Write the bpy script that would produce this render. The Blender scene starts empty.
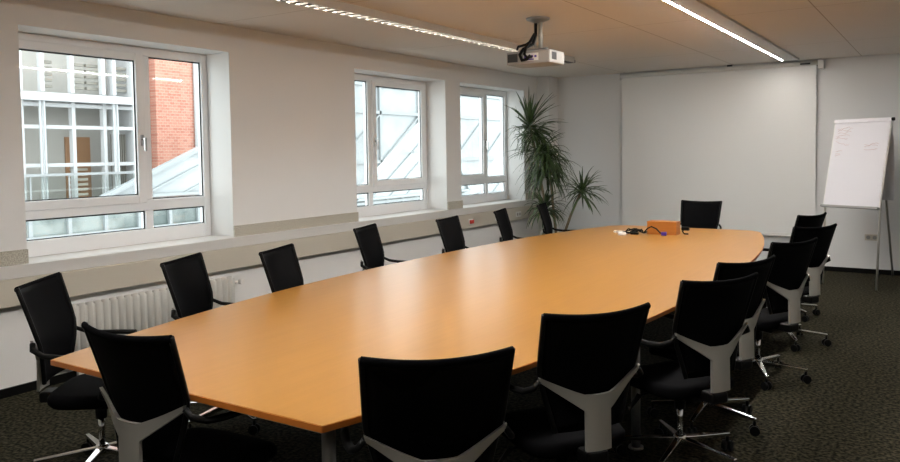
import bpy, bmesh, math, random
from mathutils import Vector, Matrix
random.seed(7)
C = bpy.context.scene.collection
PI = math.pi
# ------------------------------------------------------------------ materials
def mat(name, col, rough=.6, metal=0., spec=.5, bump=None, emit=None, estr=0., alpha=None, coat=0.):
    m = bpy.data.materials.new(name); m.use_nodes = True
    nt = m.node_tree; b = nt.nodes['Principled BSDF']
    b.inputs['Base Color'].default_value = (*col, 1)
    b.inputs['Roughness'].default_value = rough
    b.inputs['Metallic'].default_value = metal
    b.inputs['Specular IOR Level'].default_value = spec
    b.inputs['Coat Weight'].default_value = coat
    if emit:
        b.inputs['Emission Color'].default_value = (*emit, 1); b.inputs['Emission Strength'].default_value = estr
    if alpha is not None: b.inputs['Alpha'].default_value = alpha
    if bump:
        tc = nt.nodes.new('ShaderNodeTexCoord'); n = nt.nodes.new('ShaderNodeTexNoise')
        n.inputs['Scale'].default_value = bump[0]; n.inputs['Detail'].default_value = 3
        bp = nt.nodes.new('ShaderNodeBump'); bp.inputs['Strength'].default_value = bump[1]; bp.inputs['Distance'].default_value = .01
        nt.links.new(tc.outputs['Object'], n.inputs['Vector']); nt.links.new(n.outputs['Fac'], bp.inputs['Height'])
        nt.links.new(bp.outputs['Normal'], b.inputs['Normal'])
    return m
def noise_mat(name, c1, c2, scale, rough=.6, lo=.35, hi=.65, stretch=(1,1,1), bump=0., spec=.5, coat=0., detail=4):
    m = mat(name, c1, rough, spec=spec, coat=coat); nt = m.node_tree; b = nt.nodes['Principled BSDF']
    tc = nt.nodes.new('ShaderNodeTexCoord'); mp = nt.nodes.new('ShaderNodeMapping'); n = nt.nodes.new('ShaderNodeTexNoise')
    mp.inputs['Scale'].default_value = stretch
    n.inputs['Scale'].default_value = scale; n.inputs['Detail'].default_value = detail
    r = nt.nodes.new('ShaderNodeValToRGB')
    r.color_ramp.elements[0].position = lo; r.color_ramp.elements[0].color = (*c1, 1)
    r.color_ramp.elements[1].position = hi; r.color_ramp.elements[1].color = (*c2, 1)
    L = nt.links
    L.new(tc.outputs['Object'], mp.inputs['Vector']); L.new(mp.outputs['Vector'], n.inputs['Vector'])
    L.new(n.outputs['Fac'], r.inputs['Fac']); L.new(r.outputs['Color'], b.inputs['Base Color'])
    if bump:
        bp = nt.nodes.new('ShaderNodeBump'); bp.inputs['Strength'].default_value = bump; bp.inputs['Distance'].default_value = .006
        L.new(n.outputs['Fac'], bp.inputs['Height']); L.new(bp.outputs['Normal'], b.inputs['Normal'])
    return m
M = {}
M['wall'] = mat('wall_paint', (.77,.765,.75), .85, spec=.2, bump=(90,.05))
M['backwall'] = mat('back_wall_paint', (.72,.725,.72), .85, spec=.2, bump=(90,.05))
M['frame'] = mat('window_white', (.84,.85,.86), .35)
M['gasket'] = mat('gasket_black', (.01,.01,.012), .5)
M['sill'] = mat('sill_white', (.62,.61,.59), .45)
M['duct'] = mat('duct_beige', (.55,.51,.43), .5)
M['radiator'] = mat('radiator_enamel', (.62,.61,.57), .4)
M['granite'] = noise_mat('granite_strip', (.36,.34,.28), (.58,.55,.47), 110, .4, .38, .62)
M['carpet'] = noise_mat('carpet', (.006,.0055,.003), (.066,.059,.036), 46, .95, .40, .68, bump=.6, spec=.1)
M['table'] = noise_mat('table_beech', (.345,.162,.032), (.375,.177,.037), 6, .3, .3, .7, (9,.35,1), spec=.36)
M['edge'] = mat('table_edge', (.60,.19,.03), .35)
M['box'] = noise_mat('box_wood', (.42,.145,.02), (.47,.165,.026), 8, .4, .3, .7, (1,1,8))
M['fabric'] = mat('seat_fabric', (.003,.003,.0035), .9, spec=.04)
M['mesh'] = mat('back_mesh', (.002,.002,.0025), .6, spec=.05, alpha=.98)
M['plastic'] = mat('black_plastic', (.004,.004,.004), .4, spec=.14)
M['alu'] = mat('brushed_aluminium', (.52,.505,.46), .32, .5)
M['chrome'] = mat('chrome', (.72,.72,.72), .12, 1.)
M['steel'] = mat('grey_steel', (.34,.34,.33), .4, .8)
M['screen'] = mat('screen_fabric', (.80,.80,.78), .8, spec=.2)
M['white'] = mat('white_plastic', (.74,.73,.70), .4)
M['offwhite'] = mat('projector_casing', (.36,.345,.32), .45)
M['dark'] = mat('dark_vent', (.03,.03,.03), .6)
M['paper'] = mat('flipchart_paper', (.70,.69,.73), .8, spec=.2)
M['ink'] = mat('marker_ink', (.50,.36,.36), .8)
M['red'] = mat('red_plastic', (.65,.05,.03), .4)
M['purple'] = mat('blue_plug', (.05,.02,.30), .4)
M['lampbody'] = mat('lamp_housing', (.52,.50,.46), .4)
M['blade'] = mat('louver_blade', (.10,.09,.075), .5)
M['tube'] = mat('lamp_tube', (.9,.9,.85), .4, emit=(1,.96,.91), estr=290)
M['tube_dim'] = mat('lamp_tube_dim', (.9,.9,.85), .4, emit=(1,.96,.91), estr=70)
M['reflector'] = mat('lamp_reflector', (.06,.055,.045), .3, .3)
M['leaf'] = noise_mat('leaf_green', (.020,.042,.013), (.085,.135,.042), 14, .4, .3, .7)
M['bark'] = noise_mat('cane_bark', (.16,.12,.07), (.30,.24,.15), 30, .8, .3, .7, (1,1,4))
M['pot'] = mat('pot_dark', (.05,.05,.05), .5)
M['soil'] = mat('soil', (.03,.02,.012), .95)
M['fac_white'] = mat('facade_white', (.58,.59,.60), .6)
M['fac_grey'] = mat('facade_grey', (.42,.44,.45), .5)
M['fac_room'] = mat('facade_interior', (.48,.465,.43), .8)
M['fac_door'] = mat('facade_door', (.36,.19,.09), .5)
M['blind'] = mat('blind_slats', (.22,.21,.18), .6)
M['roof_glass'] = noise_mat('roof_glass_white', (.28,.31,.32), (.38,.41,.42), .7, .25, .35, .65)
M['roof_bar'] = mat('roof_bar_grey', (.30,.33,.34), .5)
M['roof_wall'] = noise_mat('courtyard_wall', (.10,.13,.125), (.26,.30,.29), 1.6, .4, .4, .6)
M['ground'] = mat('courtyard_ground', (.35,.35,.34), .9)
def glass_mat():
    m = bpy.data.materials.new('window_glass'); m.use_nodes = True; nt = m.node_tree; nt.nodes.clear()
    o = nt.nodes.new('ShaderNodeOutputMaterial'); mx = nt.nodes.new('ShaderNodeMixShader')
    t = nt.nodes.new('ShaderNodeBsdfTransparent'); g = nt.nodes.new('ShaderNodeBsdfGlossy')
    t.inputs['Color'].default_value = (.95,.97,.96,1); g.inputs['Roughness'].default_value = .02
    mx.inputs['Fac'].default_value = .04
    nt.links.new(t.outputs[0], mx.inputs[1]); nt.links.new(g.outputs[0], mx.inputs[2])
    nt.links.new(mx.outputs[0], o.inputs['Surface']); return m
M['glass'] = glass_mat()
def brick_mat():
    m = mat('brick_red', (.4,.15,.1), .85); nt = m.node_tree; b = nt.nodes['Principled BSDF']
    tc = nt.nodes.new('ShaderNodeTexCoord'); mp = nt.nodes.new('ShaderNodeMapping'); mp.inputs['Rotation'].default_value = (PI/2, 0, PI/2)
    sx = nt.nodes.new('ShaderNodeSeparateXYZ'); cx = nt.nodes.new('ShaderNodeCombineXYZ')
    t = nt.nodes.new('ShaderNodeTexBrick')
    t.inputs['Color1'].default_value = (.42,.16,.11,1); t.inputs['Color2'].default_value = (.52,.24,.17,1); t.inputs['Mortar'].default_value = (.50,.39,.33,1)
    t.inputs['Scale'].default_value = 4; t.inputs['Mortar Size'].default_value = .015
    nt.links.new(tc.outputs['Object'], sx.inputs[0]); nt.links.new(sx.outputs['Y'], cx.inputs['X']); nt.links.new(sx.outputs['Z'], cx.inputs['Y'])
    nt.links.new(cx.outputs[0], t.inputs['Vector']); nt.links.new(t.outputs['Color'], b.inputs['Base Color']); return m
M['brick'] = brick_mat()
def ceil_mat():
    m = mat('ceiling_panels', (.74,.71,.67), .7, spec=.25); nt = m.node_tree; b = nt.nodes['Principled BSDF']; L = nt.links
    tc = nt.nodes.new('ShaderNodeTexCoord'); s = nt.nodes.new('ShaderNodeSeparateXYZ'); L.new(tc.outputs['Object'], s.inputs[0])
    def seam(ax, period, off, half):
        a = nt.nodes.new('ShaderNodeMath'); a.operation = 'SUBTRACT'; a.inputs[1].default_value = off; L.new(s.outputs[ax], a.inputs[0])
        w = nt.nodes.new('ShaderNodeMath'); w.operation = 'PINGPONG'; w.inputs[1].default_value = period/2; L.new(a.outputs[0], w.inputs[0])
        c = nt.nodes.new('ShaderNodeMath'); c.operation = 'LESS_THAN'; c.inputs[1].default_value = half; L.new(w.outputs[0], c.inputs[0]); return c
    a = seam('X', 1.54, 2.85, .005); c = seam('Y', 2.4, 6.9, .004)
    mx = nt.nodes.new('ShaderNodeMath'); mx.operation = 'MAXIMUM'; L.new(a.outputs[0], mx.inputs[0]); L.new(c.outputs[0], mx.inputs[1])
    n = nt.nodes.new('ShaderNodeMix'); n.data_type = 'RGBA'
    n.inputs[6].default_value = (.74,.705,.66,1); n.inputs[7].default_value = (.42,.37,.31,1)
    L.new(mx.outputs[0], n.inputs[0]); L.new(n.outputs[2], b.inputs['Base Color']); return m
M['ceiling'] = ceil_mat()

# ------------------------------------------------------------------ mesh helpers
class MB:
    def __init__(s): s.b = bmesh.new()
    def box(s, x0, x1, y0, y1, z0, z1):
        v = [s.b.verts.new((x, y, z)) for x in (x0, x1) for y in (y0, y1) for z in (z0, z1)]
        for f in ((0,1,3,2),(4,6,7,5),(0,4,5,1),(2,3,7,6),(0,2,6,4),(1,5,7,3)): s.b.faces.new([v[i] for i in f])
        return s
    def bar(s, a, b, w, h, up=(0,0,1), w2=None, h2=None):
        a, b = Vector(a), Vector(b); t = (b-a).normalized(); u = Vector(up); r = t.cross(u)
        if r.length < 1e-5: r = t.cross(Vector((1,0,0)))
        r.normalize(); u = r.cross(t).normalized(); rings = []
        for p, ww, hh in ((a, w, h), (b, w2 or w, h2 or h)):
            rings.append([s.b.verts.new(p + r*(sx*ww/2) + u*(sz*hh/2)) for sx, sz in ((-1,-1),(1,-1),(1,1),(-1,1))])
        for i in range(4):
            j = (i+1) % 4; s.b.faces.new((rings[0][i], rings[0][j], rings[1][j], rings[1][i]))
        s.b.faces.new(rings[0][::-1]); s.b.faces.new(rings[1]); return s
    def tube(s, pts, r, seg=8, r2=None, flat=1.0):
        pts = [Vector(p) for p in pts]; n = len(pts); rings = []; nrm = None
        for i, p in enumerate(pts):
            t = (pts[min(i+1, n-1)] - pts[max(i-1, 0)]).normalized()
            if nrm is None: nrm = t.orthogonal().normalized() if abs(t.z) > .9 else t.cross(Vector((0,0,1))).normalized()
            nrm = (nrm - t*nrm.dot(t)).normalized(); bi = t.cross(nrm)
            rr = r + ((r2 if r2 is not None else r) - r)*i/max(1, n-1)
            rings.append([s.b.verts.new(p + nrm*math.cos(2*PI*k/seg)*rr + bi*math.sin(2*PI*k/seg)*rr*flat) for k in range(seg)])
        for i in range(n-1):
            for k in range(seg):
                j = (k+1) % seg; s.b.faces.new((rings[i][k], rings[i][j], rings[i+1][j], rings[i+1][k])).smooth = True
        s.b.faces.new(rings[0][::-1]); s.b.faces.new(rings[-1]); return s
    def lathe(s, prof, c=(0,0,0), seg=20):
        rings = [[s.b.verts.new((c[0]+r*math.cos(2*PI*k/seg), c[1]+r*math.sin(2*PI*k/seg), c[2]+z)) for k in range(seg)] for r, z in prof]
        for i in range(len(rings)-1):
            for k in range(seg):
                j = (k+1) % seg; s.b.faces.new((rings[i][k], rings[i][j], rings[i+1][j], rings[i+1][k])).smooth = True
        s.b.faces.new(rings[0][::-1]); s.b.faces.new(rings[-1]); return s
    def prism(s, pts, off):
        off = Vector(off); a = [s.b.verts.new(Vector(p)) for p in pts]; b = [s.b.verts.new(Vector(p)+off) for p in pts]; n = len(a)
        s.b.faces.new(a); s.b.faces.new(b[::-1])
        for i in range(n):
            j = (i+1) % n; s.b.faces.new((a[j], a[i], b[i], b[j]))
        return s
    def sheet(s, fn, nu, nv, thick):
        # fn(u,v)->(point); two-sided slab, thickness along fn normal approximated by +y
        F = [[s.b.verts.new(Vector(fn(i/nu, j/nv))) for j in range(nv+1)] for i in range(nu+1)]
        B = [[s.b.verts.new(Vector(fn(i/nu, j/nv)) + Vector(thick)) for j in range(nv+1)] for i in range(nu+1)]
        for i in range(nu):
            for j in range(nv):
                s.b.faces.new((F[i][j], F[i+1][j], F[i+1][j+1], F[i][j+1])).smooth = True
                s.b.faces.new((B[i][j], B[i][j+1], B[i+1][j+1], B[i+1][j])).smooth = True
        for j in range(nv):
            s.b.faces.new((F[0][j], F[0][j+1], B[0][j+1], B[0][j])); s.b.faces.new((F[nu][j], B[nu][j], B[nu][j+1], F[nu][j+1]))
        for i in range(nu):
            s.b.faces.new((F[i][0], B[i][0], B[i+1][0], F[i+1][0])); s.b.faces.new((F[i][nv], F[i+1][nv], B[i+1][nv], B[i][nv]))
        return s
    def obj(s, name, m, parent=None, bevel=0.):
        bmesh.ops.recalc_face_normals(s.b, faces=s.b.faces[:])
        me = bpy.data.meshes.new(name); s.b.to_mesh(me); s.b.free(); me.materials.append(M[m])
        o = bpy.data.objects.new(name, me); C.objects.link(o)
        if parent: o.parent = parent
        if bevel:
            md = o.modifiers.new('bevel', 'BEVEL'); md.width = bevel; md.segments = 2; md.limit_method = 'ANGLE'
        return o
def tag(o, label=None, cat=None, group=None, kind=None):
    if label: o['label'] = label
    if cat: o['category'] = cat
    if group: o['group'] = group
    if kind: o['kind'] = kind
    return o
def thing(name, label, cat, loc=(0,0,0), rz=0., group=None, kind=None):
    o = bpy.data.objects.new(name, None); C.objects.link(o); o.location = loc; o.rotation_euler = (0,0,rz); o.empty_display_size = .1
    return tag(o, label, cat, group, kind)
def copy_tree(o, parent=None):
    c = o.copy(); C.objects.link(c)
    if parent: c.parent = parent
    for ch in o.children[:]: copy_tree(ch, c)
    return c
def struct(o, label, cat): return tag(o, label, cat, kind='structure')

# ------------------------------------------------------------------ room shell
H = 2.75; LY = 10.967; XR = 7.2; Y0 = -2.0; WT = .40
OP = [(2.80,4.62), (6.32,8.08), (8.43,10.21)]; ZB, ZT = .83, 2.52
struct(MB().box(-WT, XR+.2, Y0-.2, LY+.2, -.2, 0).obj('floor', 'carpet'), 'dark olive grey speckled carpet floor', 'floor')
struct(MB().box(-WT, XR+.2, Y0-.2, LY+.2, H, H+.2).obj('ceiling', 'ceiling'), 'warm pale panelled ceiling with thin seams', 'ceiling')
w = MB(); w.box(-WT, 0, Y0, LY, 0, ZB); w.box(-WT, 0, Y0, LY, ZT, H)
e = [Y0] + [v for o in OP for v in o] + [LY]
for i in range(0, len(e), 2): w.box(-WT, 0, e[i], e[i+1], ZB, ZT)
struct(w.obj('wall_left', 'wall'), 'off-white window wall with three deep window openings', 'wall')
struct(MB().box(0, XR, LY, LY+.2, 0, H).obj('wall_back', 'backwall'), 'plain off-white end wall behind the projection screen', 'wall')
struct(MB().box(XR, XR+.2, Y0, LY, 0, H).obj('wall_right', 'backwall'), 'plain off-white wall on the right outside the view', 'wall')
struct(MB().box(0, XR, Y0-.2, Y0, 0, H).obj('wall_front', 'backwall'), 'plain off-white wall behind the viewpoint', 'wall')
struct(MB().box(0, .2, 10.65, LY, 0, H).obj('trim_1', 'wall'), 'boxed off-white pillar in the far left corner', 'pillar')
struct(MB().box(0, .016, Y0, 10.65, 0, .06).obj('baseboard_left', 'plastic'), 'black baseboard under the window wall', 'baseboard')
struct(MB().box(.2, XR, LY-.016, LY, 0, .06).obj('baseboard_back', 'plastic'), 'black baseboard under the end wall', 'baseboard')
struct(MB().box(0, .05, Y0, 10.65, .80, .886).obj('trim_2', 'sill', bevel=.004), 'continuous light grey sill edge running below all windows', 'sill edge')
g = MB()
for y0, y1 in ((Y0,2.80), (4.62,6.32), (8.08,8.43), (10.21,10.65)): g.box(0, .018, y0, y1, .887, .985)
struct(g.obj('trim_3', 'granite'), 'speckled granite skirting strip above the sill between the windows', 'skirting')
struct(MB().box(0, .075, Y0, 10.65, .615, .798).obj('trim_4', 'duct', bevel=.004), 'long beige cable duct box under the window sill', 'cable duct')

def window(n, y0, y1, wide_first, label):
    root = thing('window_%d' % n, label, 'window', (0, 0, 0), kind='structure')
    W = y1-y0; X1 = -.295; X0 = -.365
    def Y(t): return (y0 + t*W) if wide_first else (y1 - t*W)
    def rect(mb, ta, tb, za, zb, x0=X0, x1=X1):
        a, b = sorted((Y(ta), Y(tb))); mb.box(x0, x1, a, b, za, zb)
    f = MB(); zb, zt = .885, ZT
    rect(f, 0, .04, zb, zt); rect(f, .965, 1, zb, zt)
    rect(f, .04, .965, zt-.075, zt); rect(f, .04, .965, zb, 1.005); rect(f, .04, .965, 1.16, 1.25)
    rect(f, .61, .672, 1.25, zt-.075); rect(f, .632, .672, 1.005, 1.16)
    f.obj('frame', 'frame', root, .006)
    ga = MB()                                            # black gaskets round each pane
    def ring(ta, tb, za, zb2, x):
        t = .006
        rect(ga, ta, ta+t, za, zb2, x, x+.004); rect(ga, tb-t, tb, za, zb2, x, x+.004)
        rect(ga, ta, tb, zb2-.012, zb2, x, x+.004); rect(ga, ta, tb, za, za+.008, x, x+.004)
    s = MB(); sx0, sx1 = -.335, -.278                     # opening sash (wide)
    rect(s, .025, .075, 1.225, 2.465, sx0, sx1); rect(s, .595, .635, 1.225, 2.465, sx0, sx1)
    rect(s, .075, .595, 2.40, 2.465, sx0, sx1); rect(s, .075, .595, 1.225, 1.295, sx0, sx1)
    so = s.obj('sash', 'frame', root, .006)
    ring(.075, .595, 1.295, 2.40, -.300); ring(.672, .965, 1.25, zt-.075, -.318)
    ring(.04, .632, 1.005, 1.16, -.318); ring(.672, .965, 1.005, 1.16, -.318)
    ga.obj('gasket', 'gasket', root)
    for ta, tb, za, zb2 in ((.072,.60,1.29,2.405), (.668,.968,1.245,zt-.07), (.036,.636,1.0,1.165), (.668,.968,1.0,1.165)):
        gl = MB(); a, b = sorted((Y(ta), Y(tb))); gl.prism([(-.325,a,za),(-.325,b,za),(-.325,b,zb2),(-.325,a,zb2)], (-.004,0,0)); gl.obj('glass_pane', 'glass', root)
    h = MB(); yy = Y(.617); h.box(-.278, -.268, yy-.014, yy+.014, 1.70, 1.79); h.tube([(-.268,yy,1.755),(-.235,yy,1.755)], .009); h.bar((-.235,yy,1.765),(-.235,yy,1.655), .018, .014, (1,0,0))
    h.obj('handle', 'chrome', so)
    MB().box(-.297, -.001, y0+.001, y1-.001, ZB, .887).obj('window_sill', 'sill', root)
    return root
window(1, *OP[0], True, 'white window nearest the viewer, with houses and red brick outside')
window(2, *OP[1], False, 'middle white window with glass roof girders outside')
window(3, *OP[2], True, 'farthest white window, beside the tall potted plant')

# radiator
r = thing('radiator', 'white ribbed radiator under the nearest window', 'radiator', (0,0,0))
b = MB()
y = 2.96
while y < 4.56:
    b.tube([(.056,y,.12),(.056,y,.53),(.050,y,.552)], .028, 8); y += .062
b.box(.034, .066, 2.94, 4.56, .13, .535)
b.obj('ribs', 'radiator', r)
for k in (3.1, 4.3): MB().box(.001, .034, k, k+.06, .4, .5).obj('bracket', 'radiator', r)
for k in (3.1, 4.3): MB().box(.040, .072, k, k+.04, .0, .12).obj('foot', 'radiator', r)
MB().tube([(.056,4.56,.49),(.056,4.63,.49)], .012).tube([(.056,4.62,.49),(.1,4.62,.49)], .022).obj('valve', 'white', r)
# red switch and sockets on the duct
s = thing('emergency_switch', 'small red switch on the beige duct under the second window pier', 'switch', (.075, 8.52, .70))
MB().box(0, .012, -.05, .05, -.035, .035).obj('plate', 'white', s); MB().box(.012, .034, -.042, .042, -.024, .024).obj('button', 'red', s, .006)
for yy, lb in ((9.25, 'pale double socket on the duct below the far window, nearer one'), (9.85, 'pale double socket on the duct below the far window, next to the plant')):
    s = thing('wall_socket', lb, 'socket', (.075, yy, .70), group='sockets on the duct')
    MB().box(0, .01, -.075, .075, -.038, .038).obj('plate', 'white', s)
    for d in (-.036, .036): MB().lathe([(.022,0),(.022,.003)], (0,0,0), 14).obj('insert', 'offwhite', s).matrix_local = Matrix.Translation((.01, d, 0)) @ Matrix.Rotation(PI/2, 4, 'Y')
s = thing('wall_socket', 'beige double socket low on the end wall below the flipchart', 'socket', (4.52, LY, .46))
MB().box(-.075, .075, -.012, 0, -.038, .038).obj('plate', 'duct', s)
for d in (-.036, .036): MB().lathe([(.024,0),(.024,.003)], (0,0,0), 14).obj('insert', 'steel', s).matrix_local = Matrix.Translation((d, -.012, 0)) @ Matrix.Rotation(PI/2, 4, 'X')

# ------------------------------------------------------------------ ceiling lights
def lamp_left():
    t = thing('ceiling_light', 'long louvred strip light along the ceiling near the windows', 'ceiling light', (1.43, 0, H), group='ceiling strip lights')
    y0, y1 = .8, 8.7
    MB().box(-.056,.056,y0,y1,-.012,0).box(-.056,-.050,y0,y1,-.066,-.012).box(.050,.056,y0,y1,-.066,-.012).obj('housing', 'lampbody', t)
    k = y0 + .05
    while k < y1: MB().box(-.050,.050,k,k+.046,-.066,-.030).obj('louver', 'blade', t); k += .098
    k = y0+.05
    while k + 1.35 < y1:
        MB().tube([(0,k,-.024),(0,k+1.3,-.024)], .009, 8).obj('lamp_tube', 'tube_dim', t); k += 1.36
def lamp_right():
    t = thing('ceiling_light', 'slim strip light with bright line running to the projection screen', 'ceiling light', (3.55, 0, H), group='ceiling strip lights')
    y0, y1 = .4, 10.72
    MB().box(-.045,.155,y0,y1,-.022,0).obj('housing', 'lampbody', t)
    k = y0+.03
    while k + 1.45 < y1+.03:
        MB().box(-.040, -.024, k, k+1.42, -.0232, -.0222).obj('lamp_tube', 'tube' if k < 8.5 else 'tube_dim', t); k += 1.46
lamp_left(); lamp_right()

# ------------------------------------------------------------------ conference table
TX, TY, THL = 2.875, 5.13, 3.35
def half(t): return 1.205 - .425*abs(t/THL)**2.4
t = thing('conference_table', 'long boat-shaped beech conference table filling the room', 'table', (TX, TY, 0))
def half_r(t, rr=.15):                     # half width with the two far corners rounded
    w = half(t); d = t-(THL-rr)
    return w if d <= 0 else w - rr + math.sqrt(max(0, rr*rr - d*d))
ts = [-THL + (2*THL-.15)*i/30 for i in range(31)] + [THL-.15+.15*math.sin(PI/2*k/6) for k in range(1, 7)]
tm = MB(); rows = []
for q in ts:
    h_ = half_r(q); rows.append([tm.b.verts.new((sx*h_, q, z)) for z in (.718, .740) for sx in (-1, 1)])
for a, b_ in zip(rows, rows[1:]):
    tm.b.faces.new((a[0],a[1],b_[1],b_[0])); tm.b.faces.new((a[2],b_[2],b_[3],a[3])); tm.b.faces.new((a[0],b_[0],b_[2],a[2])); tm.b.faces.new((a[1],a[3],b_[3],b_[1]))
for a in (rows[0], rows[-1]): tm.b.faces.new((a[0],a[2],a[3],a[1]))
tm.obj('tabletop', 'table', t)
poly = [(half_r(q), q) for q in ts] + [(-half_r(q), q) for q in reversed(ts)]
eb = MB(); n = len(poly)
ctr = Vector((0,0))
for i in range(n):
    a = Vector(poly[i]); b_ = Vector(poly[(i+1) % n]); d = (b_-a)
    if d.length < 1e-6: continue
    nr = Vector((d.y, -d.x)).normalized()*.003
    eb.prism([(a.x,a.y,.7175),(b_.x,b_.y,.7175),(b_.x,b_.y,.7385),(a.x,a.y,.7385)], (nr.x, nr.y, 0))
eb.obj('edge_band', 'edge', t)
for sx in (-1, 1):
    for yy in (-3.23, -1.2, 1.0, 3.1):
        xx = sx*(half(yy)-.12)
        if sx < 0 and yy < -3: xx, yy = -.56, -3.12
        MB().tube([(xx,yy,.012),(xx,yy,.70)], .024, 14).lathe([(.04,0),(.04,.012)], (xx,yy,0), 14).obj('leg', 'steel', t)
for sx in (-1, 1):
    MB().box(sx*.55-.025, sx*.55+.025, -3.1, 3.1, .66, .711).obj('beam', 'steel', t)
for yy in (-3.23, -1.2, 1.0, 3.1):
    hw = half(yy)-.13; MB().box(-hw, hw, yy-.022, yy+.022, .665, .711).obj('cross_beam', 'steel', t)

# things on the table
bx = thing('wooden_box', 'small orange wooden box standing at the far end of the table', 'box', (2.88, 7.74, .7405))
MB().box(-.15,.15,-.07,-.058,0,.125).box(-.15,.15,.058,.07,0,.125).box(-.15,-.138,-.058,.058,0,.125).box(.138,.15,-.058,.058,0,.125).box(-.138,.138,-.058,.058,0,.01).obj('body', 'box', bx)
MB().box(-.152,.152,-.072,.072,.125,.133).obj('lid', 'box', bx)
cb = thing('cable', 'tangled black cable with a blue plug lying left of the wooden box', 'cable', (2.62, 7.66, .7405))
pts = []
for i in range(90):
    a = i/90*6*PI; rr = .085 + .03*math.sin(i*.37)
    pts.append((-.06+rr*math.cos(a)*1.1+.0006*i, rr*math.sin(a)*.7, .010+.022*(1+math.sin(a*.5+i*.13))*(.6+.4*math.sin(i*.7))))
pts += [(.10,-.07,.02),(.15,-.09,.07),(.19,-.095,.09),(.24,-.095,.07),(.28,-.095,.03),(.30,-.1,.022)]
MB().tube(pts, .0075, 6).obj('cord', 'plastic', cb)
MB().box(.295,.345,-.118,-.084,.004,.040).obj('plug', 'purple', cb, .004); MB().box(-.03,.05,-.10,-.06,0,.022).obj('adapter', 'plastic', cb, .004)
pr = thing('remote_control', 'slim white remote control at the left end of the cable tangle', 'remote control', (2.45, 7.70, .7405), .1)
MB().box(-.085,.085,-.024,.024,0,.018).obj('body', 'white', pr, .005); MB().box(-.05,-.03,-.008,.008,.018,.021).box(0,.02,-.008,.008,.018,.021).obj('button', 'steel', pr)
pl = thing('power_plug', 'white plug lying among the cables by the wooden box', 'plug', (2.55, 7.46, .7405), .4)
MB().box(-.05,.03,-.02,.02,0,.03).obj('body', 'white', pl, .005); MB().tube([(.03,-.008,.015),(.05,-.008,.015)], .003, 6).tube([(.03,.008,.015),(.05,.008,.015)], .003, 6).obj('prong', 'chrome', pl)
dc = thing('cable_connector', 'black cable connector behind the right end of the wooden box', 'connector', (3.09, 7.76, .7405))
MB().box(-.03,.045,-.02,.02,.045,.08).obj('plug', 'plastic', dc, .004); MB().tube([(-.01,0,.06),(-.025,.01,.03),(-.01,.02,.008),(.03,.02,.008)], .007, 6).obj('cord', 'plastic', dc)

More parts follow.
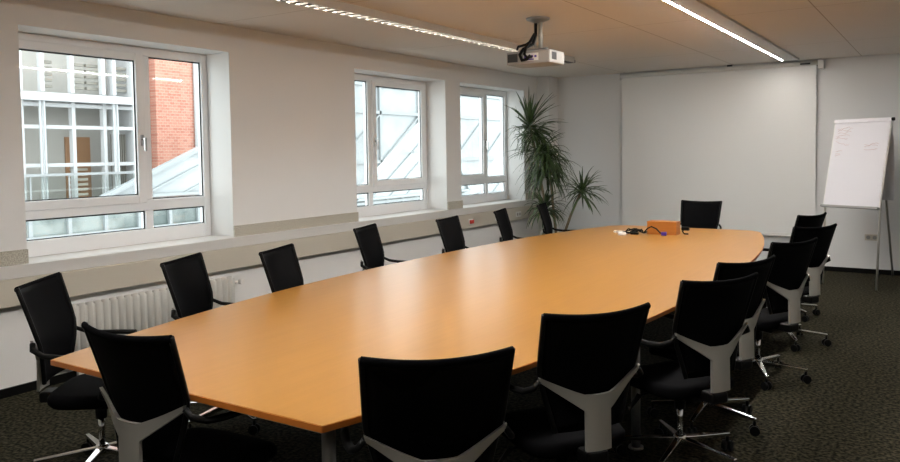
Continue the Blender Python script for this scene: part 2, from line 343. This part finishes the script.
# ------------------------------------------------------------------ office chair
def hw(z):
    if z < .74: 
        k = (z-.50)/.24; return .150 + .070*k
    return .220 + .016*(z-.74)/.245
def by(x, z):
    d = z-.68; up = .5*(d + math.sqrt(d*d + .0025))          # straight lumbar part, then leaning back
    return -.225 - .03*max(0, .68-z) - .345*up + .75*x*x
def make_chair():
    root = thing('office_chair', '', 'chair')
    # star base
    base = MB(); base.lathe([(.03,.085),(.034,.10),(.034,.125),(.026,.135)], seg=16)
    for k in range(5):
        a = 2*PI*k/5; c, s = math.cos(a), math.sin(a)
        base.bar((.02*c,.02*s,.108), (.315*c,.315*s,.088), .038, .030, (0,0,1), .022, .018)
    bo = base.obj('star_base', 'chrome', root, .004)
    for k in range(5):
        a = 2*PI*k/5; c, s = math.cos(a)*.305, math.sin(a)*.305
        w = MB(); w.tube([(c,s,.082),(c,s,.05)], .009, 8)
        tx, ty = -math.sin(a+.6), math.cos(a+.6)
        for d in (-.016, .016):
            w.tube([(c+tx*(d-.009), s+ty*(d-.009), .027), (c+tx*(d+.009), s+ty*(d+.009), .027)], .027, 14)
        w.obj('caster', 'plastic', bo)
    MB().lathe([(.016,.135),(.016,.30)], seg=14).obj('gas_column', 'chrome', root)
    MB().lathe([(.028,.27),(.030,.345)], seg=14).obj('column_sleeve', 'plastic', root)
    MB().box(-.05,.05,-.285,-.15,.37,.425).box(-.075,.075,-.16,.14,.345,.385).obj('tilt_mechanism', 'plastic', root, .012)
    lv = MB(); lv.tube([(-.05,.06,.36),(-.20,.06,.35),(-.225,.06,.335)], .006, 6); lv.prism([(-.215,.045,.345),(-.215,.075,.345),(-.275,.075,.28),(-.285,.045,.285)], (0,0,.012)); lv.obj('lever', 'plastic', root)
    # seat: superellipse slab
    sb = MB(); n = 40; rings = []
    for zz, sc in ((.375,.80),(.385,.94),(.405,1.0),(.432,1.0),(.447,.955),(.450,.85),(.442,.5),(.440,.1)):
        ring = []
        for k in range(n):
            a = 2*PI*k/n; c, s = math.cos(a), math.sin(a); e_ = 2/4.5
            x = .235*sc*math.copysign(abs(c)**e_, c); yy = .235*sc*math.copysign(abs(s)**e_, s)
            ring.append(sb.b.verts.new((x, yy*1.06+.045, zz - .035*max(0, (yy-.10)/.135)**2)))
        rings.append(ring)
    for i in range(len(rings)-1):
        for k in range(n):
            j = (k+1) % n; sb.b.faces.new((rings[i][k], rings[i][j], rings[i+1][j], rings[i+1][k])).smooth = True
    sb.b.faces.new(rings[0][::-1]); sb.b.faces.new(rings[-1]); sb.obj('seat', 'fabric', root)
    # backrest
    def f(u, v):
        z = .50 + .475*v; x = (2*u-1)*hw(z); z2 = z + .012*v*(2*u-1)**2; return (x, by(x, z), z2)
    back = MB().sheet(f, 12, 14, (0,.012,0)).obj('backrest', 'mesh', root)
    rail = MB(); pts = []
    for i in range(17):
        u = i/16; x = (2*u-1)*.238; pts.append((x, by(x,.98)+.006, .968+.014*(2*u-1)**2))
    rail.tube(pts, .0105, 10, flat=1.3); rail.obj('top_rail', 'fabric', back)
    for sx in (-1, 1):
        e_ = MB(); e_.tube([(sx*hw(z), by(hw(z), z)+.006, z+.012*((z-.5)/.475)) for z in [.50+.475*i/12 for i in range(13)]], .011, 8); e_.obj('side_rail', 'plastic', back)
    # Y shaped support (one mesh: blade and two arms), a shell behind the mesh
    yb = MB()
    def sy(x, z):
        e_ = min(1, abs(x)/.228); y_ = by(x, max(z, .50)) - .012 - .036*.5*(1+math.cos(PI*e_))
        return y_ - .03*max(0, .50-z)
    def strip(rows):
        # rows: list of (left(x,z), right(x,z)); subdivided across
        m = 8; F = []; B = []
        for (x0,z0),(x1,z1) in rows:
            F.append([]); B.append([])
            for k in range(m+1):
                s_ = k/m; x = x0+(x1-x0)*s_; z = z0+(z1-z0)*s_
                F[-1].append(yb.b.verts.new((x, sy(x,z), z))); B[-1].append(yb.b.verts.new((x, sy(x,z)-.014, z)))
        R = len(rows)
        for i in range(R-1):
            for k in range(m):
                yb.b.faces.new((F[i][k],F[i][k+1],F[i+1][k+1],F[i+1][k])); yb.b.faces.new((B[i][k],B[i+1][k],B[i+1][k+1],B[i][k+1]))
            yb.b.faces.new((F[i][0],F[i+1][0],B[i+1][0],B[i][0])); yb.b.faces.new((F[i][m],B[i][m],B[i+1][m],F[i+1][m]))
        for k in range(m):
            yb.b.faces.new((F[0][k],B[0][k],B[0][k+1],F[0][k+1])); yb.b.faces.new((F[R-1][k],F[R-1][k+1],B[R-1][k+1],B[R-1][k]))
    strip([((-.056,.435+.0225*i),(.056,.435+.0225*i)) for i in range(8)])
    strip([((-.056,.5925),(.056,.5925)), ((-.056,.625),(.056,.625)), ((-.056,.657),(.056,.657))])
    for sx in (-1, 1):
        rows = []
        for i in range(9):
            k = i/8; lo = (.056+.168*k, .5925+.118*k); hi = (.056+.174*k, .657+.062*k+.014*k*k); rows.append(((sx*lo[0],lo[1]),(sx*hi[0],hi[1])))
        strip(rows)
    bmesh.ops.remove_doubles(yb.b, verts=yb.b.verts[:], dist=.0006)
    yb.obj('back_support', 'alu', root)
    for sx in (-1, 1):
        ar = MB(); P = [(sx*.226,-.222,.718),(sx*.246,-.215,.690),(sx*.262,-.16,.664),(sx*.270,-.08,.654),(sx*.272,.02,.652),(sx*.266,.10,.650)]
        ar.tube(P, .013, 8, .017, flat=.8); ar.obj('armrest', 'plastic', root)
    return root
proto = make_chair()
CH = [ # x, y, rotz deg, label
 (1.683,2.257,-52.4,'black office chair at the near left table corner, first on the window side'),
 (1.684,3.09,-65.3,'black office chair in front of the white radiator, second on the window side'),
 (1.86,3.69,-70,'black office chair below the first granite strip, third on the window side'),
 (1.423,5.13,-72.6,'black office chair below the near edge of the middle window, fourth on the window side'),
 (1.62,6.082,-81.2,'black office chair left of the red switch, fifth on the window side'),
 (1.591,7.174,-74.5,'black office chair under the farthest window, sixth on the window side'),
 (1.598,8.159,-73.9,'black office chair in front of the potted plant, farthest on the window side'),
 (2.844,1.911,3.1,'black office chair with its back towards us at the near table end'),
 (2.839,9.007,177.7,'black office chair at the far table end before the projection screen'),
 (3.812,2.121,44.7,'large black office chair in the middle foreground, first on the right side'),
 (3.952,2.934,55,'black office chair second on the right side, pale Y-shaped support in full view'),
 (4.169,3.902,58.4,'black office chair third on the right side, from the near end'),
 (4.135,4.545,64.8,'black office chair fourth on the right side, from the near end'),
 (4.215,5.619,64.3,'black office chair fifth on the right side, from the near end'),
 (4.205,6.751,58.9,'black office chair sixth on the right side, next to the last'),
 (4.006,7.855,68.9,'black office chair last on the right side, nearest the flipchart'),
]
BR = [.3,1.0,.2,.6,.9,.1,.5,.35,.8,.2,.62,.942,.942,.05,.10,.5]
for i, (x, y, a, lb) in enumerate(CH):
    c = proto if i == 0 else copy_tree(proto)
    c.location = (x, y, 0); c.rotation_euler = (0, 0, math.radians(a)); c['label'] = lb; c['group'] = 'office chairs around the conference table'
    for ch in c.children:
        if ch.name.startswith('star_base'): ch.rotation_euler = (0, 0, BR[i] - math.radians(a))

# ------------------------------------------------------------------ projector, mount and cables
mt = thing('projector_mount', 'grey ceiling pole with round plate holding the projector', 'projector mount', (2.35, 5.97, H))
MB().lathe([(.105,-.004),(.10,-.016),(.05,-.035),(.03,-.04)], seg=24).obj('ceiling_plate', 'steel', mt)
MB().tube([(-.028,0,-.03),(-.028,0,-.27)], .011, 10).tube([(.022,0,-.03),(.022,0,-.27)], .018, 12).obj('pole', 'alu', mt)
MB().box(-.09,.09,-.07,.07,-.283,-.268).bar((-.09,-.06,-.276),(-.13,-.10,-.276),.02,.01).bar((.09,-.06,-.276),(.13,-.10,-.276),.02,.01).obj('bracket', 'steel', mt)
pj = thing('projector', 'pale beamer hanging upside down from the ceiling pole', 'projector', (2.335, 5.95, 2.345))
MB().box(-.205,.205,-.15,.15,0,.112).obj('casing', 'offwhite', pj, .012)
MB().box(-.19,-.095,-.1535,-.149,.022,.092).obj('vent', 'dark', pj); MB().box(.2035,.2065,-.11,-.02,.03,.092).obj('vent', 'dark', pj)
MB().box(-.04,.10,-.1535,-.149,.025,.088).obj('connector_panel', 'white', pj)
cp = MB()
for k in range(4): cp.box(-.03+.032*k, -.010+.032*k, -.157, -.153, .05, .068)
cp.box(-.02,.06,-.157,-.153,.03,.040); cp.obj('connector', 'purple', pj)
MB().tube([(.09,.149,.058),(.09,.185,.058)], .042, 20).obj('lens', 'dark', pj)
MB().tube([(.15,.04,.112),(.15,.04,.124)], .012, 8).tube([(-.15,.04,.112),(-.15,.04,.124)], .012, 8).obj('knob', 'dark', pj)
cc = thing('projector_cable', 'black cables looping from the ceiling pole to the projector sockets', 'cable', (2.35, 5.79, 2.40))
MB().tube([(-.005,.15,.30),(-.005,.148,.20),(-.01,.10,.12),(-.05,0.0,.07),(-.07,-.03,.02),(-.04,-.045,-.03),(.0,-.035,-.02),(.02,-.012,.01)], .014, 8).obj('cord', 'plastic', cc)
MB().tube([(-.015,.14,.21),(-.02,.06,.13),(-.02,-.01,.08),(-.02,-.04,.02),(.01,-.045,-.01),(.04,-.02,.0)], .012, 8).tube([(-.01,.135,.17),(-.04,.03,.11),(-.09,-.02,.09),(-.10,-.02,.06)], .011, 8).obj('cord', 'plastic', cc)

# ------------------------------------------------------------------ projection screen
ps = thing('projection_screen', 'large white pull-down projection screen on the end wall', 'projection screen', (2.57, LY-.046, 0))
MB().tube([(-1.33,0,2.70),(1.36,0,2.70)], .032, 16).obj('casing', 'white', ps)
MB().box(1.33,1.40,-.045,.045,2.62,2.735).obj('end_cap', 'white', ps, .006); MB().box(-1.345,-1.325,-.042,.042,2.645,2.735).obj('end_cap', 'white', ps, .004)
MB().box(1.12,1.24,-.038,-.028,2.685,2.703).obj('nameplate', 'dark', ps)
MB().box(-1.31,1.31,-.006,-.002,.47,2.70).obj('sheet', 'screen', ps)
MB().box(-1.31,1.31,-.018,.010,.43,.475).obj('bottom_bar', 'white', ps, .005)
for k in (-1.30, 1.28): MB().box(k,k+.04,.030,.0455,2.66,2.72).obj('bracket', 'steel', ps)
MB().box(.20,.26,-.03,.02,2.73,H).obj('ceiling_clip', 'dark', ps)

# ------------------------------------------------------------------ flipchart
fc = thing('flipchart', 'white tripod flipchart easel in the far right corner', 'flipchart', (4.385, 9.84, 0), math.radians(-23.5))
ln = .251; zb = .918; BW = .33; BH = 1.03
def fp(u, h, d=0.): return (u, h*math.sin(ln)+d*math.cos(ln), zb+h*math.cos(ln)-d*math.sin(ln))
MB().prism([fp(-BW,0),fp(BW,0),fp(BW,BH),fp(-BW,BH)], Vector(fp(0,0,.018))-Vector(fp(0,0))).obj('board', 'white', fc)
pad = MB(); pad.prism([fp(-BW+.012,.012,-.008),fp(BW-.012,.012,-.008),fp(BW-.012,BH-.03,-.008),fp(-BW+.012,BH-.03,-.008)], Vector(fp(0,0,.007))-Vector(fp(0,0)))
po = pad.obj('paper_pad', 'paper', fc)
rb = MB()
top = Vector(fp(0, BH)); rb.sheet(lambda u, v: (-BW+.02+(2*BW-.04)*u, top.y+.02+.07*v+.03*math.sin(v*PI), top.z+.005-.93*v), 4, 8, (0,.003,0)); rb.obj('flipped_sheets', 'paper', fc)
rnd = random.Random(3)
def stroke(u0, h0, n, du, dh):
    pts = []; u, h = u0, h0
    for k in range(n):
        pts.append(fp(u, h, -.0095)); u += du*(.5+rnd.random()); h += dh*rnd.uniform(-1, 1)
    MB().tube(pts, .0022, 4).obj('pen_mark', 'ink', po)
for h0 in (.93,.90,.87,.84,.81,.78): stroke(-.29+.02*rnd.random(), h0, 14, .012, .014)
for h0 in (.74,.71,.68): stroke(.06, h0, 14, .012, .011); stroke(-.27, h0-.08, 8, .010, .008)
MB().prism([fp(-BW,BH-.03,-.02),fp(BW,BH-.03,-.02),fp(BW,BH+.012,-.02),fp(-BW,BH+.012,-.02)], Vector(fp(0,0,.03))-Vector(fp(0,0))).obj('clamp_rail', 'paper', fc)
MB().tube([fp(BW+.002,BH-.005,-.012),fp(BW+.028,BH-.005,-.012)], .020, 12).obj('clamp_knob', 'plastic', fc)
MB().prism([fp(-BW,-.018,-.055),fp(BW,-.018,-.055),fp(BW,.006,-.055),fp(-BW,.006,-.055)], Vector(fp(0,0,.06))-Vector(fp(0,0))).obj('pen_tray', 'steel', fc)
for sx in (-1, 1): MB().tube([(sx*.315,-.02,0),(sx*.318,-.0+.03,.9),fp(sx*.30,.35,.03)], .013, 10).obj('leg', 'alu', fc)
ft = Matrix.Rotation(math.radians(23.5), 3, 'Z') @ (Vector((4.764,10.86,0))-Vector((4.385,9.84,0)))
MB().tube([(ft.x, ft.y, 0), fp(.22, .78, .035)], .013, 10).obj('rear_leg', 'alu', fc)

# ------------------------------------------------------------------ potted plant
pt = thing('potted_dracaena', 'tall potted dracaena with drooping strap leaves in the far corner', 'plant', (.62, 9.93, 0))
MB().lathe([(.14,0),(.19,.30),(.20,.34),(.185,.34),(.18,.30)], seg=24).obj('pot', 'pot', pt)
MB().lathe([(.178,.29),(.178,.305)], seg=20).obj('soil', 'soil', pt)
def crown(c, nl, Lmin, Lmax, droop, seed, hang=0., els=(-.35,1.35)):
    R = random.Random(seed); b = MB()
    for i in range(nl):
        az = R.uniform(0, 2*PI); el = R.uniform(*els); Ln = R.uniform(Lmin, Lmax); wd = R.uniform(.010, .019)
        d = Vector((math.cos(az)*math.cos(el), math.sin(az)*math.cos(el), math.sin(el)))
        side = Vector((-math.sin(az), math.cos(az), 0)); p = Vector(c) + Vector((0,0,-hang*R.random())) ; rows = []; N = 7
        dr = droop*R.uniform(.5, 1.3)
        for k in range(N+1):
            s_ = k/N; ww = wd*math.sin(PI*min(1, .18+.82*s_))**.7 if s_ < 1 else .0008
            q = Vector(p)
            gx = q.x + .62; gy = q.y + 9.93
            if gx < .06: q.x = .06-.62
            rows.append((b.b.verts.new(q - side*ww), b.b.verts.new(q + Vector((0,0,-ww*.4))), b.b.verts.new(q + side*ww)))
            d = (d + Vector((0,0,-dr/N*(.6+1.2*s_)))).normalized(); p = p + d*(Ln/N)
        for k in range(N):
            for j in range(2):
                f_ = b.b.faces.new((rows[k][j], rows[k][j+1], rows[k+1][j+1], rows[k+1][j])); f_.smooth = True
    o = b.obj('leaf_crown', 'leaf', pt)
    md = o.modifiers.new('thickness', 'SOLIDIFY'); md.thickness = .0015
    return o
canes = [((-.06,.02,.30),(-.20,.05,1.0),(-.37,.0,1.98)), ((.05,-.03,.30),(-.02,0,.8),(-.10,0,1.62)), ((.08,.04,.30),(.24,.02,.70),(.42,0,1.07)), ((-.02,-.06,.30),(-.10,-.06,.55),(-.14,-.05,.78))]
for cn in canes: MB().tube(cn, .022, 8, .016).obj('cane', 'bark', pt)
crown((-.39,.0,2.0), 60, .40, .60, .55, 21, .06, (-.15, 1.35))
crown((-.30,.0,1.92), 60, .30, .50, 1.9, 11, .15, (-.5, .9))
crown((-.13,.0,1.66), 190, .34, .58, 2.3, 12, .42, (-.5, 1.0))
crown((-.24,.0,1.62), 26, .40, .56, .7, 22, .05, (0, 1.0))
crown((.42,0,1.08), 70, .30, .46, 1.0, 13, .10, (-.5, 1.35))
crown((-.14,-.05,.80), 85, .28, .46, 1.8, 14, .08)

# ------------------------------------------------------------------ outside the windows
struct(MB().box(-40, -.6, -10, 60, -4.2, -4.0).obj('ground', 'ground'), 'grey courtyard ground outside below the windows', 'ground')
fb = thing('white_building', 'white house with balcony and glazed bays seen through the nearest window', 'building', (-9, 0, 0))
MB().box(-3.0,-.9,3.0,9.9,-4,7).obj('wall', 'fac_room', fb)
MB().box(-.9,-.02,9.86,9.98,-4,7).box(-.9,-.02,2.9,3.0,-4,7).obj('end_wall', 'fac_white', fb)
for z0 in (-.22, 2.70, 5.6): MB().box(-.9,.20,3.0,9.9,z0,z0+.15).obj('floor_slab', 'fac_white', fb)
mul = MB()
for yy in (5.6,6.3,7.0,7.56,7.97,8.56,9.22,9.46): mul.box(-.14,-.02,yy-.035,yy+.035,-.03,2.70); mul.box(-.14,-.02,yy-.035,yy+.035,2.89,5.6); mul.box(-.14,-.02,yy-.035,yy+.035,-3.2,-.22)
for z0 in (2.18,1.45,-.03,2.60,4.5,-1.2): mul.box(-.13,-.03,3.0,9.86,z0,z0+.07)
mul.obj('glazing_frame', 'fac_white', fb)
for yy in (7.80,7.88,9.30,9.38,6.2): MB().tube([(.16,yy,-4),(.16,yy,2.70)], .022, 8).obj('column', 'fac_grey', fb)
MB().box(-.895,-.86,8.86,9.40,-.03,2.05).obj('door', 'fac_door', fb)
for ya, yb in ((8.0,8.25),(8.62,8.9),(8.95,9.2),(9.5,9.84),(7.2,7.5)):
    bl = MB(); z = 2.98
    while z < 3.55: bl.box(-.26,-.18,ya,yb,z,z+.055); z += .115
    bl.obj('blind', 'blind', fb)
bl = MB(); z = .9
for k in range(6): bl.box(-.3,-.25,8.60,8.95,.86+.1*k,.91+.1*k)
bl.obj('blind', 'duct', fb)
bl = MB()
for k in range(7): bl.box(-.3,-.25,9.5+.05*k,9.525+.05*k,.6,2.1)
bl.obj('blind', 'blind', fb)
rl = MB(); rl.box(.20,.24,3.0,9.9,1.28,1.33); rl.box(.20,.24,3.0,9.9,.05,.09)
k = 3.1
while k < 9.9: rl.box(.21,.23,k-.012,k+.012,.0,1.28); k += .74
rl.obj('railing', 'fac_grey', fb)
gl = MB().box(.215,.223,3.0,9.9,.1,1.27).obj('railing_glass', 'glass', fb)
bb = thing('brick_building', 'red brick house seen through the right pane of the nearest window', 'building', (-8.9, 0, 0))
MB().box(-4,0,10.34,11.45,-4,9).obj('wall', 'brick', bb)
MB().tube([(.05,11.34,-4),(.05,11.34,9)], .045, 10).obj('drainpipe', 'fac_grey', bb)
def glass_roof(name, label, x, ya, yp, yb, z0, zp):
    t = thing(name, label, 'glass roof', (x, 0, 0), group='pitched glass roofs outside')
    MB().prism([(0,ya,z0),(0,yb,z0),(0,yp,zp)], (-.04,0,0)).obj('gable_glazing', 'roof_glass', t)
    b = MB()
    b.bar((.03,ya,z0),(.03,yp,zp),.05,.09,(1,0,0)); b.bar((.03,yp,zp),(.03,yb,z0),.05,.09,(1,0,0)); b.bar((.03,ya,z0),(.03,yb,z0),.05,.09,(1,0,0))
    b.obj('gable_frame', 'roof_bar', t)
    b = MB(); sl = (zp-z0)/(yp-ya); sr = (zp-z0)/(yb-yp)
    for k in (.12,.26,.40,.56,.74):
        y1 = ya + (yb-ya)*k                    # bars parallel to the left slope, up to the right slope
        y2 = (zp + sr*yp - z0 + sl*y1)/(sl+sr); z2 = z0 + sl*(y2-y1)
        b.bar((.02, y1, z0), (.02, y2, z2), .03, .05, (1,0,0))
    b.bar((.02, ya+(yp-ya)*.5, z0+(zp-z0)*.5), (.02, yb-(yb-yp)*.5, z0+(zp-z0)*.5), .03, .05, (1,0,0))
    b.obj('glazing_bar', 'roof_bar', t)
    MB().prism([(0,ya,z0),(0,yp,zp),(0,yp,zp-.05),(0,ya,z0-.05)], (-.2,0,0)).prism([(0,yb,z0),(0,yp,zp),(0,yp,zp-.05),(0,yb,z0-.05)], (-.2,0,0)).obj('roof_slope', 'roof_glass', t)
    MB().box(-.5,-.1,ya-3,yb,z0-5,z0-.06).obj('wall', 'roof_wall', t)
    b = MB(); k = ya-3
    while k < yb: b.box(-.1,-.04,k-.03,k+.03,z0-5,z0-.06); k += .62
    for dz in (.10,.55,1.1): b.box(-.1,-.03,ya-3,yb,z0-dz-.04,z0-dz+.02)
    b.obj('wall_frame', 'roof_bar', t)
glass_roof('glass_roof', 'pale pitched glass roof in front of the red brick house', -6.2, 7.3, 10.6, 13.3, .95, 2.3)
glass_roof('glass_roof', 'pale pitched glass roof seen through the middle window', -6.2, 13.6, 17.0, 18.6, .55, 2.75)
glass_roof('glass_roof', 'pale pitched glass roof seen through the farthest window', -6.2, 19.0, 23.6, 27.5, .4, 3.4)
gg = thing('glass_hall', 'light steel and glass hall far behind the glass roofs', 'glass hall', (-16, 0, 0))
MB().box(-.1,0,18,60,-4,6.2).obj('glazing', 'roof_glass', gg)
b = MB()
for k in range(14): b.box(.02,.10,18+3*k-.06,18+3*k+.06,-4,6.2)
for z0 in (1.2,3.4,4.6,6.1): b.box(.02,.10,18,60,z0,z0+.14)
for k in range(13): b.bar((.06,18+3*k,1.2),(.06,21+3*k,3.4),.06,.08,(1,0,0))
b.obj('girder', 'roof_bar', gg)

# ------------------------------------------------------------------ light
w = bpy.data.worlds.new('world'); bpy.context.scene.world = w; w.use_nodes = True
bg = w.node_tree.nodes['Background']; bg.inputs['Color'].default_value = (.93,.97,1,1); bg.inputs['Strength'].default_value = 2.5
for i, (y0, y1) in enumerate(OP):
    ld = bpy.data.lights.new('portal', 'AREA'); ld.shape = 'RECTANGLE'; ld.size = y1-y0; ld.size_y = ZT-ZB; ld.cycles.is_portal = True
    lo = bpy.data.objects.new('window_portal', ld); C.objects.link(lo)
    lo.matrix_world = Matrix.Translation((-.41, (y0+y1)/2, (ZB+ZT)/2)) @ Matrix(((0,0,-1,0),(1,0,0,0),(0,-1,0,0),(0,0,0,1)))

# ------------------------------------------------------------------ camera
cd = bpy.data.cameras.new('camera'); cam = bpy.data.objects.new('camera', cd); C.objects.link(cam)
r_ = Vector((0.83819, 0.54518, -0.01465)); u_ = Vector((-0.01215, 0.04553, 0.99889)); f_ = Vector((-0.54524, 0.83708, -0.04478))
cam.matrix_world = Matrix(((r_.x,u_.x,-f_.x,5.3126),(r_.y,u_.y,-f_.y,0),(r_.z,u_.z,-f_.z,1.601),(0,0,0,1)))
cd.sensor_fit = 'HORIZONTAL'; cd.sensor_width = 36; cd.lens = 764.08/900*36; cd.shift_y = -(231-187.54)/900
cd.clip_start = .05; cd.clip_end = 200
sc = bpy.context.scene; sc.camera = cam
vs = sc.view_settings; vs.view_transform = 'Standard'; vs.look = 'None'; vs.gamma = 1; vs.use_curve_mapping = False; vs.exposure = .8
sc.cycles.use_denoising = True
